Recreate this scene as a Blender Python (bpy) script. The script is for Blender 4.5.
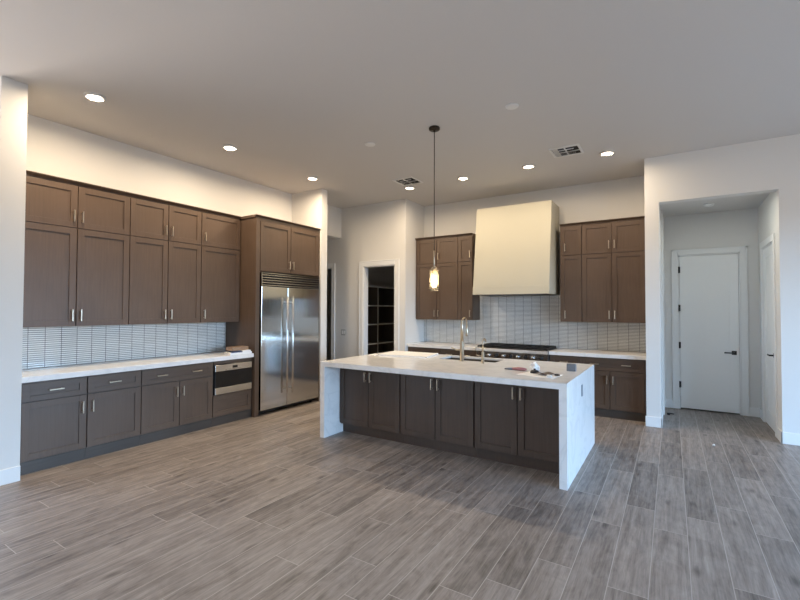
import bpy, bmesh, math, random
from mathutils import Vector, Matrix
random.seed(7)
PI = math.pi
for o in list(bpy.data.objects): bpy.data.objects.remove(o)
SC = bpy.context.scene
COL = SC.collection

# ------------------------------------------------------------------ camera
cam = bpy.data.objects.new('camera', bpy.data.cameras.new('camera'))
cam.data.sensor_width = 36.0
cam.data.lens = 430.43 / 800 * 36.0
cam.data.clip_start = 0.05
cam.matrix_world = (Matrix.Translation((0, 0, 1.5537)) @ Matrix.Rotation(.5627, 4, 'Z')
                    @ Matrix.Rotation(PI / 2 + .0211, 4, 'X') @ Matrix.Rotation(.003, 4, 'Z'))
COL.objects.link(cam)
SC.camera = cam

# ------------------------------------------------------------------ exposure
vs = SC.view_settings
vs.view_transform = 'Standard'; vs.look = 'None'; vs.gamma = 1; vs.exposure = 0.25
vs.use_curve_mapping = False

# ------------------------------------------------------------------ sky
SKY = 13.5
w = bpy.data.worlds.new('sky'); SC.world = w; w.use_nodes = True
nt = w.node_tree; nt.nodes.clear()
out = nt.nodes.new('ShaderNodeOutputWorld'); bg = nt.nodes.new('ShaderNodeBackground')
tc = nt.nodes.new('ShaderNodeTexCoord'); sp = nt.nodes.new('ShaderNodeSeparateXYZ')
mr = nt.nodes.new('ShaderNodeMapRange'); cr = nt.nodes.new('ShaderNodeValToRGB')
mr.inputs[1].default_value = -1; mr.inputs[2].default_value = 1
cr.color_ramp.elements[0].position = 0.0; cr.color_ramp.elements[0].color = (.17, .15, .13, 1)
cr.color_ramp.elements[1].position = 1.0; cr.color_ramp.elements[1].color = (.15, .34, .74, 1)
for p_, c_ in ((.485, (.18, .165, .145, 1)), (.505, (.58, .90, 1.28, 1)), (.70, (.26, .50, .88, 1))):
    e = cr.color_ramp.elements.new(p_); e.color = c_
nt.links.new(tc.outputs['Generated'], sp.inputs[0]); nt.links.new(sp.outputs[2], mr.inputs[0])
nt.links.new(mr.outputs[0], cr.inputs[0])
# desert ground: sunlit on the left (-X) side of the house, in the shade of the house on the right
gx = nt.nodes.new('ShaderNodeMapRange'); gx.inputs[1].default_value = -.9; gx.inputs[2].default_value = .3; gx.clamp = True
gr = nt.nodes.new('ShaderNodeValToRGB'); gr.color_ramp.elements[0].color = (.95, .84, .76, 1); gr.color_ramp.elements[1].color = (.15, .14, .13, 1)
nt.links.new(sp.outputs[0], gx.inputs[0]); nt.links.new(gx.outputs[0], gr.inputs[0])
lt = nt.nodes.new('ShaderNodeMath'); lt.operation = 'LESS_THAN'; lt.inputs[1].default_value = -.01; nt.links.new(sp.outputs[2], lt.inputs[0])
mxg = nt.nodes.new('ShaderNodeMix'); mxg.data_type = 'RGBA'
nt.links.new(lt.outputs[0], mxg.inputs[0]); nt.links.new(cr.outputs[0], mxg.inputs[6]); nt.links.new(gr.outputs[0], mxg.inputs[7])
nt.links.new(mxg.outputs[2], bg.inputs[0])
bg.inputs[1].default_value = SKY
nt.links.new(bg.outputs[0], out.inputs[0])

# daylight portals in the window openings (right sliders, left sliders, rear window)
ROOM_R, ROOM_B, ROOM_L = 5.0, -4.5, -8.6
def portal(name, loc, rot, sx, sy):
    l = bpy.data.lights.new(name, 'AREA'); l.shape = 'RECTANGLE'; l.size = sx; l.size_y = sy
    l.cycles.is_portal = True
    o = bpy.data.objects.new(name, l); o.location = loc; o.rotation_euler = rot; COL.objects.link(o)
portal('daylight_right', (ROOM_R + .08, 2.7, 1.36), (0, PI / 2, 0), 2.72, 6.4)      # emits to -X
portal('daylight_left', (ROOM_L - .08, -1.7, 1.36), (0, -PI / 2, 0), 2.72, 4.4)     # emits to +X

# ceiling downlights (lamp light made here, fixtures built below)
ZC = 3.602
DOWN = [(-4.70, 1.91), (-4.72, 3.43), (-4.74, 4.93), (-3.716, 6.18), (-2.728, 6.16), (-1.709, 6.14), (-.693, 6.15)]
POWER_LEFT, POWER_BACK = 27.0, 14.0
HALL_FILL = (.48, 6.895, 3.05)  # made-up lamp, hidden behind the header, added to brighten the hall
def downlamp(x, y, z=ZC, power=None, col=(1.0, .80, .565)):      # the left row gets more power than the range row
    l = bpy.data.lights.new('downlight_lamp', 'AREA'); l.shape = 'DISK'; l.size = .10
    l.energy = power or (POWER_LEFT if x < -4.5 else POWER_BACK); l.color = col; l.spread = PI
    o = bpy.data.objects.new('downlight_lamp', l); o.location = (x, y, z - .012); COL.objects.link(o)
for d in DOWN: downlamp(*d)
downlamp(*HALL_FILL, power=4.0, col=(.93, 1.0, .93))

# ================================================================== helpers
class MB:
    def __init__(s): s.bm = bmesh.new()
    def box(s, x0, x1, y0, y1, z0, z1, bev=0.0, mi=0):
        t = bmesh.new(); bmesh.ops.create_cube(t, size=1)
        for v in t.verts:
            v.co = Vector((x0 if v.co.x < 0 else x1, y0 if v.co.y < 0 else y1, z0 if v.co.z < 0 else z1))
        if bev > 0:
            bmesh.ops.bevel(t, geom=t.edges[:], offset=bev, segments=2, affect='EDGES', profile=.5)
        s.merge(t, mi); return s
    def merge(s, t, mi=0, smooth=False):
        bmesh.ops.recalc_face_normals(t, faces=t.faces[:])
        for f in t.faces:
            f.material_index = mi
            if smooth: f.smooth = True
        me = bpy.data.meshes.new('tmp'); t.to_mesh(me); t.free(); s.bm.from_mesh(me); bpy.data.meshes.remove(me)
    def lathe(s, prof, c, n=32, axis='z', mi=0, smooth=True):
        # prof: list of (radius, height); closed at the ends when radius is 0
        t = bmesh.new(); rings = []
        for r, h in prof:
            if r < 1e-6: rings.append([t.verts.new((0, 0, h))])
            else: rings.append([t.verts.new((r * math.cos(2 * PI * k / n), r * math.sin(2 * PI * k / n), h)) for k in range(n)])
        for a, b in zip(rings, rings[1:]):
            for k in range(n):
                k2 = (k + 1) % n
                if len(a) == 1 and len(b) == 1: continue
                if len(a) == 1: t.faces.new((a[0], b[k], b[k2]))
                elif len(b) == 1: t.faces.new((a[k], a[k2], b[0]))
                else: t.faces.new((a[k], a[k2], b[k2], b[k]))
        m = Matrix.Identity(4)
        if axis == 'x': m = Matrix.Rotation(PI / 2, 4, 'Y')
        if axis == 'y': m = Matrix.Rotation(-PI / 2, 4, 'X')
        bmesh.ops.transform(t, matrix=Matrix.Translation(c) @ m, verts=t.verts[:])
        s.merge(t, mi, smooth); return s
    def cyl(s, r, c, h, axis='z', n=24, mi=0):
        return s.lathe([(0, 0), (r * .92, 0), (r, r * .08), (r, h - r * .08), (r * .92, h), (0, h)], c, n, axis, mi)
    def tube(s, pts, r, n=12, mi=0):
        t = bmesh.new(); pts = [Vector(p) for p in pts]; rings = []
        up = Vector((0, 0, 1))
        for i, p in enumerate(pts):
            d = (pts[min(i + 1, len(pts) - 1)] - pts[max(i - 1, 0)]).normalized()
            a = d.cross(up)
            if a.length < 1e-3: a = d.cross(Vector((1, 0, 0)))
            a.normalize(); b = d.cross(a).normalized()
            rr = r[i] if isinstance(r, (list, tuple)) else r
            rings.append([t.verts.new(p + rr * (a * math.cos(2 * PI * k / n) + b * math.sin(2 * PI * k / n))) for k in range(n)])
        for i in range(1, len(rings)):     # keep rings aligned
            A, B = rings[i - 1], rings[i]
            j = min(range(n), key=lambda q: (B[q].co - pts[i] - (A[0].co - pts[i - 1])).length)
            B = B[j:] + B[:j]
            if (B[1].co - pts[i] - (A[1].co - pts[i - 1])).length > (B[-1].co - pts[i] - (A[1].co - pts[i - 1])).length:
                B = [B[0]] + B[1:][::-1]
            rings[i] = B
            for k in range(n):
                k2 = (k + 1) % n; t.faces.new((A[k], A[k2], B[k2], B[k]))
        t.faces.new(rings[0]); t.faces.new(rings[-1])
        s.merge(t, mi, True); return s
    def prism(s, poly, a0, a1, axis='x', bev=0, mi=0):
        # poly in the two other axes, extruded from a0 to a1
        t = bmesh.new()
        def P(p, a):
            return {'x': (a, p[0], p[1]), 'y': (p[0], a, p[1]), 'z': (p[0], p[1], a)}[axis]
        A = [t.verts.new(P(p, a0)) for p in poly]; B = [t.verts.new(P(p, a1)) for p in poly]
        t.faces.new(A); t.faces.new(B[::-1])
        for k in range(len(poly)):
            k2 = (k + 1) % len(poly); t.faces.new((A[k], A[k2], B[k2], B[k]))
        if bev: bmesh.ops.bevel(t, geom=t.edges[:], offset=bev, segments=2, affect='EDGES', profile=.5)
        s.merge(t, mi); return s
    def build(s, name, mat, parent=None):
        me = bpy.data.meshes.new(name)
        if parent is not None:
            off = parent.location.copy(); q = parent.parent
            while q is not None: off += q.location; q = q.parent
            bmesh.ops.translate(s.bm, vec=-off, verts=s.bm.verts[:])
        s.bm.to_mesh(me); s.bm.free()
        for m in (mat if isinstance(mat, (list, tuple)) else [mat]): me.materials.append(m)
        o = bpy.data.objects.new(name, me); COL.objects.link(o)
        if parent is not None: o.parent = parent
        return o

def thing(name, label, cat, loc, group=None):
    o = bpy.data.objects.new(name, None); o.location = loc; o.empty_display_size = .1; COL.objects.link(o)
    o['label'] = label; o['category'] = cat
    if group: o['group'] = group
    return o
def tag(o, label, cat, group=None):
    o['label'] = label; o['category'] = cat
    if group: o['group'] = group
    return o
def center(o):
    """move a top-level mesh's origin to the middle of its base"""
    vs_ = [v.co for v in o.data.vertices]
    c = Vector(((min(v.x for v in vs_) + max(v.x for v in vs_)) / 2, (min(v.y for v in vs_) + max(v.y for v in vs_)) / 2, min(v.z for v in vs_)))
    o.data.transform(Matrix.Translation(-c)); o.location = c
    return o
def struct(name, mb, mat, parent=None):
    o = mb.build(name, mat, parent)
    if parent is None: o['kind'] = 'structure'
    return o
def bx(*a, **k): return MB().box(*a, **k)

# ================================================================== materials
def newmat(name):
    m = bpy.data.materials.new(name); m.use_nodes = True
    n = m.node_tree; b = n.nodes['Principled BSDF']; return m, n, b
def N(n, t, **kw):
    x = n.nodes.new(t)
    for k, v in kw.items(): setattr(x, k, v)
    return x
def plain(name, col, rough=.5, metal=0, emit=None, strength=0, noise=.0, nscale=30, bump=0.0):
    m, n, b = newmat(name)
    b.inputs['Base Color'].default_value = (*col, 1); b.inputs['Roughness'].default_value = rough
    b.inputs['Metallic'].default_value = metal
    if emit: b.inputs['Emission Color'].default_value = (*emit, 1); b.inputs['Emission Strength'].default_value = strength
    if noise or bump:
        t = N(n, 'ShaderNodeTexCoord'); z = N(n, 'ShaderNodeTexNoise'); z.inputs['Scale'].default_value = nscale
        n.links.new(t.outputs['Object'], z.inputs['Vector'])
        if noise:
            mx = N(n, 'ShaderNodeMix', data_type='RGBA'); lo = tuple(c * (1 - noise) for c in col); hi = tuple(min(1, c * (1 + noise)) for c in col)
            mx.inputs[6].default_value = (*lo, 1); mx.inputs[7].default_value = (*hi, 1)
            n.links.new(z.outputs['Fac'], mx.inputs[0]); n.links.new(mx.outputs[2], b.inputs['Base Color'])
        if bump:
            bp = N(n, 'ShaderNodeBump'); bp.inputs['Strength'].default_value = bump; bp.inputs['Distance'].default_value = .002
            n.links.new(z.outputs['Fac'], bp.inputs['Height']); n.links.new(bp.outputs[0], b.inputs['Normal'])
    return m

def wood(name, lo, hi, axis=2, rough=.42):
    m, n, b = newmat(name)
    t = N(n, 'ShaderNodeTexCoord'); mp = N(n, 'ShaderNodeMapping')
    sc = [55, 55, 55]; sc[axis] = 3.0
    mp.inputs['Scale'].default_value = sc
    z = N(n, 'ShaderNodeTexNoise'); z.inputs['Scale'].default_value = 1.0; z.inputs['Detail'].default_value = 5; z.inputs['Roughness'].default_value = .65
    z2 = N(n, 'ShaderNodeTexNoise'); z2.inputs['Scale'].default_value = 2.2; z2.inputs['Detail'].default_value = 2
    ad = N(n, 'ShaderNodeMath', operation='MULTIPLY_ADD'); ad.inputs[1].default_value = .5
    m2 = N(n, 'ShaderNodeMath', operation='MULTIPLY'); m2.inputs[1].default_value = .4
    cr = N(n, 'ShaderNodeValToRGB'); cr.color_ramp.elements[0].color = (*lo, 1); cr.color_ramp.elements[1].color = (*hi, 1)
    cr.color_ramp.elements[0].position = .3; cr.color_ramp.elements[1].position = .72
    L = n.links.new
    L(t.outputs['Object'], mp.inputs[0]); L(mp.outputs[0], z.inputs['Vector']); L(t.outputs['Object'], z2.inputs['Vector'])
    L(z2.outputs['Fac'], m2.inputs[0]); L(z.outputs['Fac'], ad.inputs[0]); L(m2.outputs[0], ad.inputs[2])
    L(ad.outputs[0], cr.inputs[0]); L(cr.outputs[0], b.inputs['Base Color'])
    b.inputs['Roughness'].default_value = rough
    bp = N(n, 'ShaderNodeBump'); bp.inputs['Strength'].default_value = .08; bp.inputs['Distance'].default_value = .001
    L(z.outputs['Fac'], bp.inputs['Height']); L(bp.outputs[0], b.inputs['Normal'])
    return m

def M(n, op, a, b=None, c=None):
    x = N(n, 'ShaderNodeMath', operation=op)
    for i, v in enumerate((a, b, c)):
        if v is None: continue
        if isinstance(v, (int, float)): x.inputs[i].default_value = v
        else: n.links.new(v, x.inputs[i])
    return x.outputs[0]

def floor_mat():
    m, n, b = newmat('wood_look_tile'); L = n.links.new
    t = N(n, 'ShaderNodeTexCoord'); s = N(n, 'ShaderNodeSeparateXYZ'); L(t.outputs['Object'], s.inputs[0])
    X, Y = s.outputs[0], s.outputs[1]
    W, LN, G = .2, 1.2, .0021
    rx = M(n, 'DIVIDE', M(n, 'ADD', X, 20.12), W); row = M(n, 'FLOOR', rx); fx = M(n, 'FRACT', rx)
    wn = N(n, 'ShaderNodeTexWhiteNoise', noise_dimensions='1D'); L(row, wn.inputs['W'])
    ry = M(n, 'ADD', M(n, 'DIVIDE', M(n, 'ADD', Y, 20), LN), wn.outputs['Value']); colm = M(n, 'FLOOR', ry); fy = M(n, 'FRACT', ry)
    cb = N(n, 'ShaderNodeCombineXYZ'); L(row, cb.inputs[0]); L(colm, cb.inputs[1])
    cell = N(n, 'ShaderNodeTexWhiteNoise', noise_dimensions='2D'); L(cb.outputs[0], cell.inputs['Vector'])
    # distance to the plank edges in metres
    dx = M(n, 'MULTIPLY', M(n, 'MINIMUM', fx, M(n, 'SUBTRACT', 1.0, fx)), W)
    dy = M(n, 'MULTIPLY', M(n, 'MINIMUM', fy, M(n, 'SUBTRACT', 1.0, fy)), LN)
    d = M(n, 'MINIMUM', dx, dy)
    gm = N(n, 'ShaderNodeMapRange', clamp=True); L(d, gm.inputs[0])
    gm.inputs[1].default_value = G * .6; gm.inputs[2].default_value = G * 1.4; gm.inputs[3].default_value = 1; gm.inputs[4].default_value = 0
    # grain: per-plank offset of stretched noise
    off = N(n, 'ShaderNodeVectorMath', operation='SCALE'); L(cell.outputs['Color'], off.inputs[0]); off.inputs['Scale'].default_value = 37.0
    av = N(n, 'ShaderNodeVectorMath', operation='ADD'); L(t.outputs['Object'], av.inputs[0]); L(off.outputs[0], av.inputs[1])
    def noise(scale, sc, det, ro=.6, dist=0):
        mp = N(n, 'ShaderNodeMapping'); mp.inputs['Scale'].default_value = sc; L(av.outputs[0], mp.inputs[0])
        z = N(n, 'ShaderNodeTexNoise'); z.inputs['Scale'].default_value = scale; z.inputs['Detail'].default_value = det
        z.inputs['Roughness'].default_value = ro; z.inputs['Distortion'].default_value = dist
        L(mp.outputs[0], z.inputs['Vector']); return z.outputs['Fac']
    g1 = noise(1.0, (26, 1.6, 1), 5, .65, .6)
    g2 = noise(1.0, (90, 5, 1), 3, .6)
    g3 = noise(1.0, (9, 3.6, 1), 6, .68, 1.4)
    g4 = noise(1.0, (160, 9, 1), 2, .5)
    kn = N(n, 'ShaderNodeTexVoronoi'); kn.inputs['Scale'].default_value = 1.0
    kmp = N(n, 'ShaderNodeMapping'); kmp.inputs['Scale'].default_value = (5.5, 2.1, 1); L(av.outputs[0], kmp.inputs[0]); L(kmp.outputs[0], kn.inputs['Vector'])
    km = N(n, 'ShaderNodeMapRange', clamp=True); L(kn.outputs['Distance'], km.inputs[0]); km.inputs[1].default_value = .02; km.inputs[2].default_value = .17; km.inputs[3].default_value = .16; km.inputs[4].default_value = 0
    v = M(n, 'ADD', M(n, 'ADD', M(n, 'MULTIPLY', g1, .42), M(n, 'ADD', M(n, 'MULTIPLY', g2, .14), M(n, 'MULTIPLY', g4, .12))), M(n, 'ADD', M(n, 'MULTIPLY', g3, .32), M(n, 'MULTIPLY', M(n, 'SUBTRACT', cell.outputs['Value'], .5), .085)))
    v = M(n, 'SUBTRACT', v, km.outputs[0])
    cr = N(n, 'ShaderNodeValToRGB'); L(v, cr.inputs[0])
    cr.color_ramp.elements[0].position = .34; cr.color_ramp.elements[0].color = (.085, .071, .063, 1)
    cr.color_ramp.elements[1].position = .66; cr.color_ramp.elements[1].color = (.385, .340, .306, 1)
    e = cr.color_ramp.elements.new(.50); e.color = (.240, .207, .185, 1)
    mx = N(n, 'ShaderNodeMix', data_type='RGBA'); L(gm.outputs[0], mx.inputs[0]); L(cr.outputs[0], mx.inputs[6])
    mx.inputs[7].default_value = (.43, .39, .355, 1); L(mx.outputs[2], b.inputs['Base Color'])
    rr = N(n, 'ShaderNodeMapRange'); L(g3, rr.inputs[0]); rr.inputs[3].default_value = .36; rr.inputs[4].default_value = .52
    L(rr.outputs[0], b.inputs['Roughness'])
    bp = N(n, 'ShaderNodeBump'); bp.inputs['Strength'].default_value = .25; bp.inputs['Distance'].default_value = .002
    L(M(n, 'SUBTRACT', M(n, 'MULTIPLY', g1, .4), gm.outputs[0]), bp.inputs['Height']); L(bp.outputs[0], b.inputs['Normal'])
    return m

def tile_mat(name, axis, off):
    """thin stacked glazed tiles with dark grout; axis = horizontal axis of the wall (0 = X, 1 = Y)"""
    m, n, b = newmat(name); L = n.links.new
    t = N(n, 'ShaderNodeTexCoord'); s = N(n, 'ShaderNodeSeparateXYZ'); L(t.outputs['Object'], s.inputs[0])
    W, Hh, GV, GH = .1475, .0222, .0042, .0050
    rx = M(n, 'DIVIDE', M(n, 'ADD', s.outputs[axis], 20 * W + off), W); rz = M(n, 'DIVIDE', s.outputs[2], Hh)
    fx, fz = M(n, 'FRACT', rx), M(n, 'FRACT', rz)
    dx = M(n, 'MULTIPLY', M(n, 'MINIMUM', fx, M(n, 'SUBTRACT', 1.0, fx)), W)
    dz = M(n, 'MULTIPLY', M(n, 'MINIMUM', fz, M(n, 'SUBTRACT', 1.0, fz)), Hh)
    a = M(n, 'MULTIPLY', M(n, 'GREATER_THAN', dx, GV * .5), M(n, 'GREATER_THAN', dz, GH * .5))
    cb = N(n, 'ShaderNodeCombineXYZ'); L(M(n, 'FLOOR', rx), cb.inputs[0]); L(M(n, 'FLOOR', rz), cb.inputs[1])
    wn = N(n, 'ShaderNodeTexWhiteNoise', noise_dimensions='2D'); L(cb.outputs[0], wn.inputs['Vector'])
    cr = N(n, 'ShaderNodeValToRGB'); L(wn.outputs['Value'], cr.inputs[0])
    cr.color_ramp.elements[0].color = (.74, .745, .72, 1); cr.color_ramp.elements[1].color = (.82, .825, .80, 1)
    mx = N(n, 'ShaderNodeMix', data_type='RGBA'); L(a, mx.inputs[0]); mx.inputs[6].default_value = (.022, .023, .025, 1)
    L(cr.outputs[0], mx.inputs[7]); L(mx.outputs[2], b.inputs['Base Color'])
    ro = N(n, 'ShaderNodeMapRange'); L(a, ro.inputs[0]); ro.inputs[3].default_value = .8; ro.inputs[4].default_value = .07
    L(ro.outputs[0], b.inputs['Roughness'])
    z = N(n, 'ShaderNodeTexNoise'); z.inputs['Scale'].default_value = 9; L(t.outputs['Object'], z.inputs['Vector'])
    h = M(n, 'ADD', M(n, 'MULTIPLY', M(n, 'MINIMUM', M(n, 'DIVIDE', dz, .004), 1.0), .35), M(n, 'ADD', M(n, 'MULTIPLY', z.outputs['Fac'], .35), M(n, 'MULTIPLY', wn.outputs['Value'], .08)))
    bp = N(n, 'ShaderNodeBump'); bp.inputs['Strength'].default_value = .35; bp.inputs['Distance'].default_value = .003
    L(h, bp.inputs['Height']); L(bp.outputs[0], b.inputs['Normal'])
    return m

def quartz_mat():
    m, n, b = newmat('white_quartz'); L = n.links.new
    t = N(n, 'ShaderNodeTexCoord')
    z = N(n, 'ShaderNodeTexNoise'); z.inputs['Scale'].default_value = 2.3; z.inputs['Detail'].default_value = 6; z.inputs['Distortion'].default_value = 1.6
    L(t.outputs['Object'], z.inputs['Vector'])
    vein = M(n, 'ABSOLUTE', M(n, 'SUBTRACT', z.outputs['Fac'], .5))
    cr = N(n, 'ShaderNodeValToRGB'); L(vein, cr.inputs[0])
    cr.color_ramp.elements[0].position = 0; cr.color_ramp.elements[0].color = (.74, .735, .725, 1)
    cr.color_ramp.elements[1].position = .06; cr.color_ramp.elements[1].color = (.81, .80, .785, 1)
    L(cr.outputs[0], b.inputs['Base Color']); b.inputs['Roughness'].default_value = .16
    return m

def steel_mat(name, col=(.56, .56, .555), rough=.13, axis=2, brushed=False):
    m, n, b = newmat(name); L = n.links.new
    b.inputs['Base Color'].default_value = (*col, 1); b.inputs['Metallic'].default_value = 1
    t = N(n, 'ShaderNodeTexCoord'); mp = N(n, 'ShaderNodeMapping'); sc = [220, 220, 220]; sc[axis] = 4; mp.inputs['Scale'].default_value = sc
    z = N(n, 'ShaderNodeTexNoise'); z.inputs['Scale'].default_value = 1; L(t.outputs['Object'], mp.inputs[0]); L(mp.outputs[0], z.inputs['Vector'])
    r = N(n, 'ShaderNodeMapRange'); L(z.outputs['Fac'], r.inputs[0]); r.inputs[3].default_value = rough * .8; r.inputs[4].default_value = rough * 1.2
    L(r.outputs[0], b.inputs['Roughness'])
    if brushed:
        b.inputs['Anisotropic'].default_value = .7
        cx = N(n, 'ShaderNodeCombineXYZ'); cx.inputs[1].default_value = 1.0; L(cx.outputs[0], b.inputs['Tangent'])
    return m

WALL = plain('wall_paint', (.72, .703, .672), .65, noise=.012, nscale=60, bump=.03)
CEIL = plain('ceiling_paint', (.64, .615, .585), .8, noise=.012, nscale=60, bump=.03)
TRIM = plain('trim_paint', (.80, .80, .785), .4, noise=.01)
DOORP = plain('door_paint', (.86, .865, .85), .38, noise=.01)
FLOOR = floor_mat()
TILE_L = tile_mat('glazed_tile_left', 1, .02); TILE_B = tile_mat('glazed_tile_back', 0, .103)
QUARTZ = quartz_mat()
CAB = wood('stained_maple', (.082, .051, .033), (.132, .087, .060))
CABH = wood('stained_maple_across', (.082, .051, .033), (.132, .087, .060), axis=1)
CABX = wood('stained_maple_across_x', (.082, .051, .033), (.132, .087, .060), axis=0)
KICK = wood('toe_kick_wood', (.052, .040, .032), (.080, .064, .052), axis=1)
INNER = plain('cabinet_gap', (.012, .010, .009), .8, noise=.1)
CABI = wood('island_maple_darker', (.060, .037, .025), (.098, .064, .045))  # cabinet maple in a darker tone, island only
NICKEL = plain('champagne_nickel', (.66, .57, .45), .28, 1, noise=.04)
BRASS = plain('brushed_brass', (.52, .44, .33), .3, 1, noise=.04)
STEEL = steel_mat('stainless_steel')
BRUSHED = steel_mat('brushed_door_steel', (.64, .635, .61), .13, 2, True)
STEELH = steel_mat('stainless_trim', (.66, .65, .63), .2, axis=1)
SINKS = plain('sink_steel', (.13, .12, .11), .45, .7, noise=.05)
BLACK = plain('black_metal', (.015, .015, .016), .4, .3, noise=.1)
GLASSB = plain('black_glass', (.006, .006, .007), .05, 0, noise=.1)
IRON = plain('cast_iron', (.012, .012, .013), .55, .2, noise=.2)
DARK = plain('dark_void', (.02, .018, .016), .9, noise=.1)
BRONZE = plain('dark_bronze', (.05, .038, .028), .4, .8, noise=.1)
PLASTIC = plain('white_plastic', (.75, .74, .72), .4, noise=.01)
HOODP = plain('hood_plaster', (.50, .475, .385), .7, noise=.015, nscale=40)
PANEL = plain('shaded_shelf_board', (.10, .08, .06), .6, noise=.05)  # boards darkened in colour to stand in for the dim pantry light
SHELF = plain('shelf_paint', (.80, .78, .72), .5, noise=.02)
PAPER = plain('white_paper', (.82, .82, .81), .7, noise=.02)
GREYP = plain('grey_plastic', (.16, .175, .20), .5, noise=.04)
RED = plain('red_plastic', (.40, .17, .17), .4, noise=.06)
PLUM = plain('dark_plum_leather', (.05, .028, .024), .5, noise=.2)
BOXBR = wood('sample_wood', (.25, .15, .09), (.40, .27, .17), axis=1)
BLUEP = plain('navy_print', (.02, .05, .14), .4, noise=.1)
LENS = plain('lit_lens', (.9, .9, .9), .4, emit=(1.0, .86, .66), strength=8)
BULB = plain('glowing_filament', (.9, .7, .4), .4, emit=(1.0, .78, .46), strength=22)
def glass_mat():
    """thin seeded glass: mostly clear, a little scatter from the bubbles, glossy skin"""
    m = bpy.data.materials.new('seeded_glass'); m.use_nodes = True; n = m.node_tree; n.nodes.clear(); L = n.links.new
    o = N(n, 'ShaderNodeOutputMaterial'); tr = N(n, 'ShaderNodeBsdfTransparent'); tl = N(n, 'ShaderNodeBsdfTranslucent'); gl = N(n, 'ShaderNodeBsdfGlossy')
    tr.inputs[0].default_value = (1.0, .95, .86, 1); tl.inputs[0].default_value = (1.0, .93, .80, 1); gl.inputs['Roughness'].default_value = .08
    t = N(n, 'ShaderNodeTexCoord'); z = N(n, 'ShaderNodeTexVoronoi'); z.inputs['Scale'].default_value = 60; L(t.outputs['Object'], z.inputs['Vector'])
    mr = N(n, 'ShaderNodeMapRange'); L(z.outputs['Distance'], mr.inputs[0]); mr.inputs[1].default_value = 0; mr.inputs[2].default_value = .7; mr.inputs[3].default_value = .50; mr.inputs[4].default_value = .24
    m1 = N(n, 'ShaderNodeMixShader'); L(mr.outputs[0], m1.inputs[0]); L(tr.outputs[0], m1.inputs[1]); L(tl.outputs[0], m1.inputs[2])
    fr = N(n, 'ShaderNodeFresnel'); fr.inputs[0].default_value = 1.18
    m2 = N(n, 'ShaderNodeMixShader'); L(fr.outputs[0], m2.inputs[0]); L(m1.outputs[0], m2.inputs[1]); L(gl.outputs[0], m2.inputs[2])
    L(m2.outputs[0], o.inputs[0]); return m
GLASS = glass_mat()

# ================================================================== the setting
XN, XW = -5.733, -4.98            # niche back wall, stub end face
Y0, Y1, Y2 = 1.4819, 4.118, 5.448 # niche start, tall cabinet side, niche end
YP, YB, YR = 6.7845, 7.5012, 6.664
XPC, XR, XJ, XH = -4.162, -.296, -.130, 1.0838
ZH = 2.987
struct('floor', bx(ROOM_L - .2, ROOM_R + .2, ROOM_B - .2, 9.4, -.1, 0), FLOOR)
struct('ceiling', bx(ROOM_L - .2, ROOM_R + .2, ROOM_B - .2, 9.4, ZC, ZC + .15), CEIL)
T = .13
# left: stub wall by the coffee counter, niche back wall, header over the passage
struct('wall_left', bx(ROOM_L, XW, Y0 - .185, Y0, 0, ZC), WALL)
struct('wall_niche', bx(XN - T, XN, Y0, Y2 + .148, 0, ZC), WALL)
struct('wall_stub', bx(XN, -5.02, Y2, Y2 + .148, 0, ZC), WALL)
struct('wall_header', bx(XN - T + .03, -5.702, Y2 + .148, YP, 2.999, ZC), WALL)
struct('ceiling_passage', bx(-7.6, XN - T + .03, Y2 + .148, YP, 2.999, 3.06), CEIL)
struct('wall_passage', bx(-7.6, XN - T, Y2 + .02, Y2 + .148, 0, 3.0), WALL)
struct('wall_passage_end', bx(-7.7, -7.6, Y2, YP + .13, 0, 3.06), WALL)
# pantry wall with two openings
PT = .13
def wall_y_open(name, x0, x1, y0, y1, z1, openings, mat=WALL):
    mb = MB(); x = x0
    for a, b, h in openings:
        mb.box(x, a, y0, y1, 0, z1); mb.box(a, b, y0, y1, h, z1); x = b
    mb.box(x, x1, y0, y1, 0, z1)
    return struct(name, mb, mat)
PX0, PX1, PZ = -5.132, -4.392, 2.394
DX0, DX1, DZ = -6.72, -5.945, 2.41
wall_y_open('wall_pantry', -7.6, XPC, YP, YP + PT, ZC, [(DX0, DX1, DZ), (PX0, PX1, PZ)])
struct('wall_pantry_side', bx(XPC - T, XPC, YP + PT, YB + T, 0, ZC), WALL)
struct('wall_back', bx(XPC, XR + .2, YB, YB + T, 0, ZC), WALL)
# pantry room
struct('wall_pantry_left', bx(-5.86, -5.76, YP + PT, 9.1, 0, ZC), WALL)
struct('wall_pantry_back', bx(-7.7, XPC, 9.1, 9.2, 0, ZC), WALL)
struct('wall_pantry_right', bx(XPC - T, XPC - .001, YB + T, 9.1, 0, ZC), WALL)
struct('wall_room_left', bx(-7.7, -7.6, YP + PT, 9.1, 0, ZC), WALL)
# right: stub beside the range alcove, hall opening, hall
struct('wall_alcove', bx(XR, XJ, YR, 8.1045, 0, ZC), WALL)
struct('wall_right_header', bx(XJ, XH, YR, YR + .16, ZH, ZC), WALL)
struct('wall_right_front', bx(XH, ROOM_R + .1, YR, YR + .16, 0, ZC), WALL)
ZHC = 3.05
struct('ceiling_hall', bx(XJ, XH, YR + .16, 8.1045, ZHC, ZHC + .05), CEIL)
HX0, HX1, HZ = .090, .868, 2.418
wall_y_open('wall_hall', XR, XH + T, 8.1045, 8.1045 + T, ZHC + .05, [(HX0, HX1, HZ)])
HY0, HY1 = 7.0, 7.80
mb = MB(); mb.box(XH, XH + T, YR + .16, HY0, 0, ZHC + .05); mb.box(XH, XH + T, HY1, 8.1045, 0, ZHC + .05); mb.box(XH, XH + T, HY0, HY1, HZ, ZHC + .05)
struct('wall_hall_right', mb, WALL)
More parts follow.
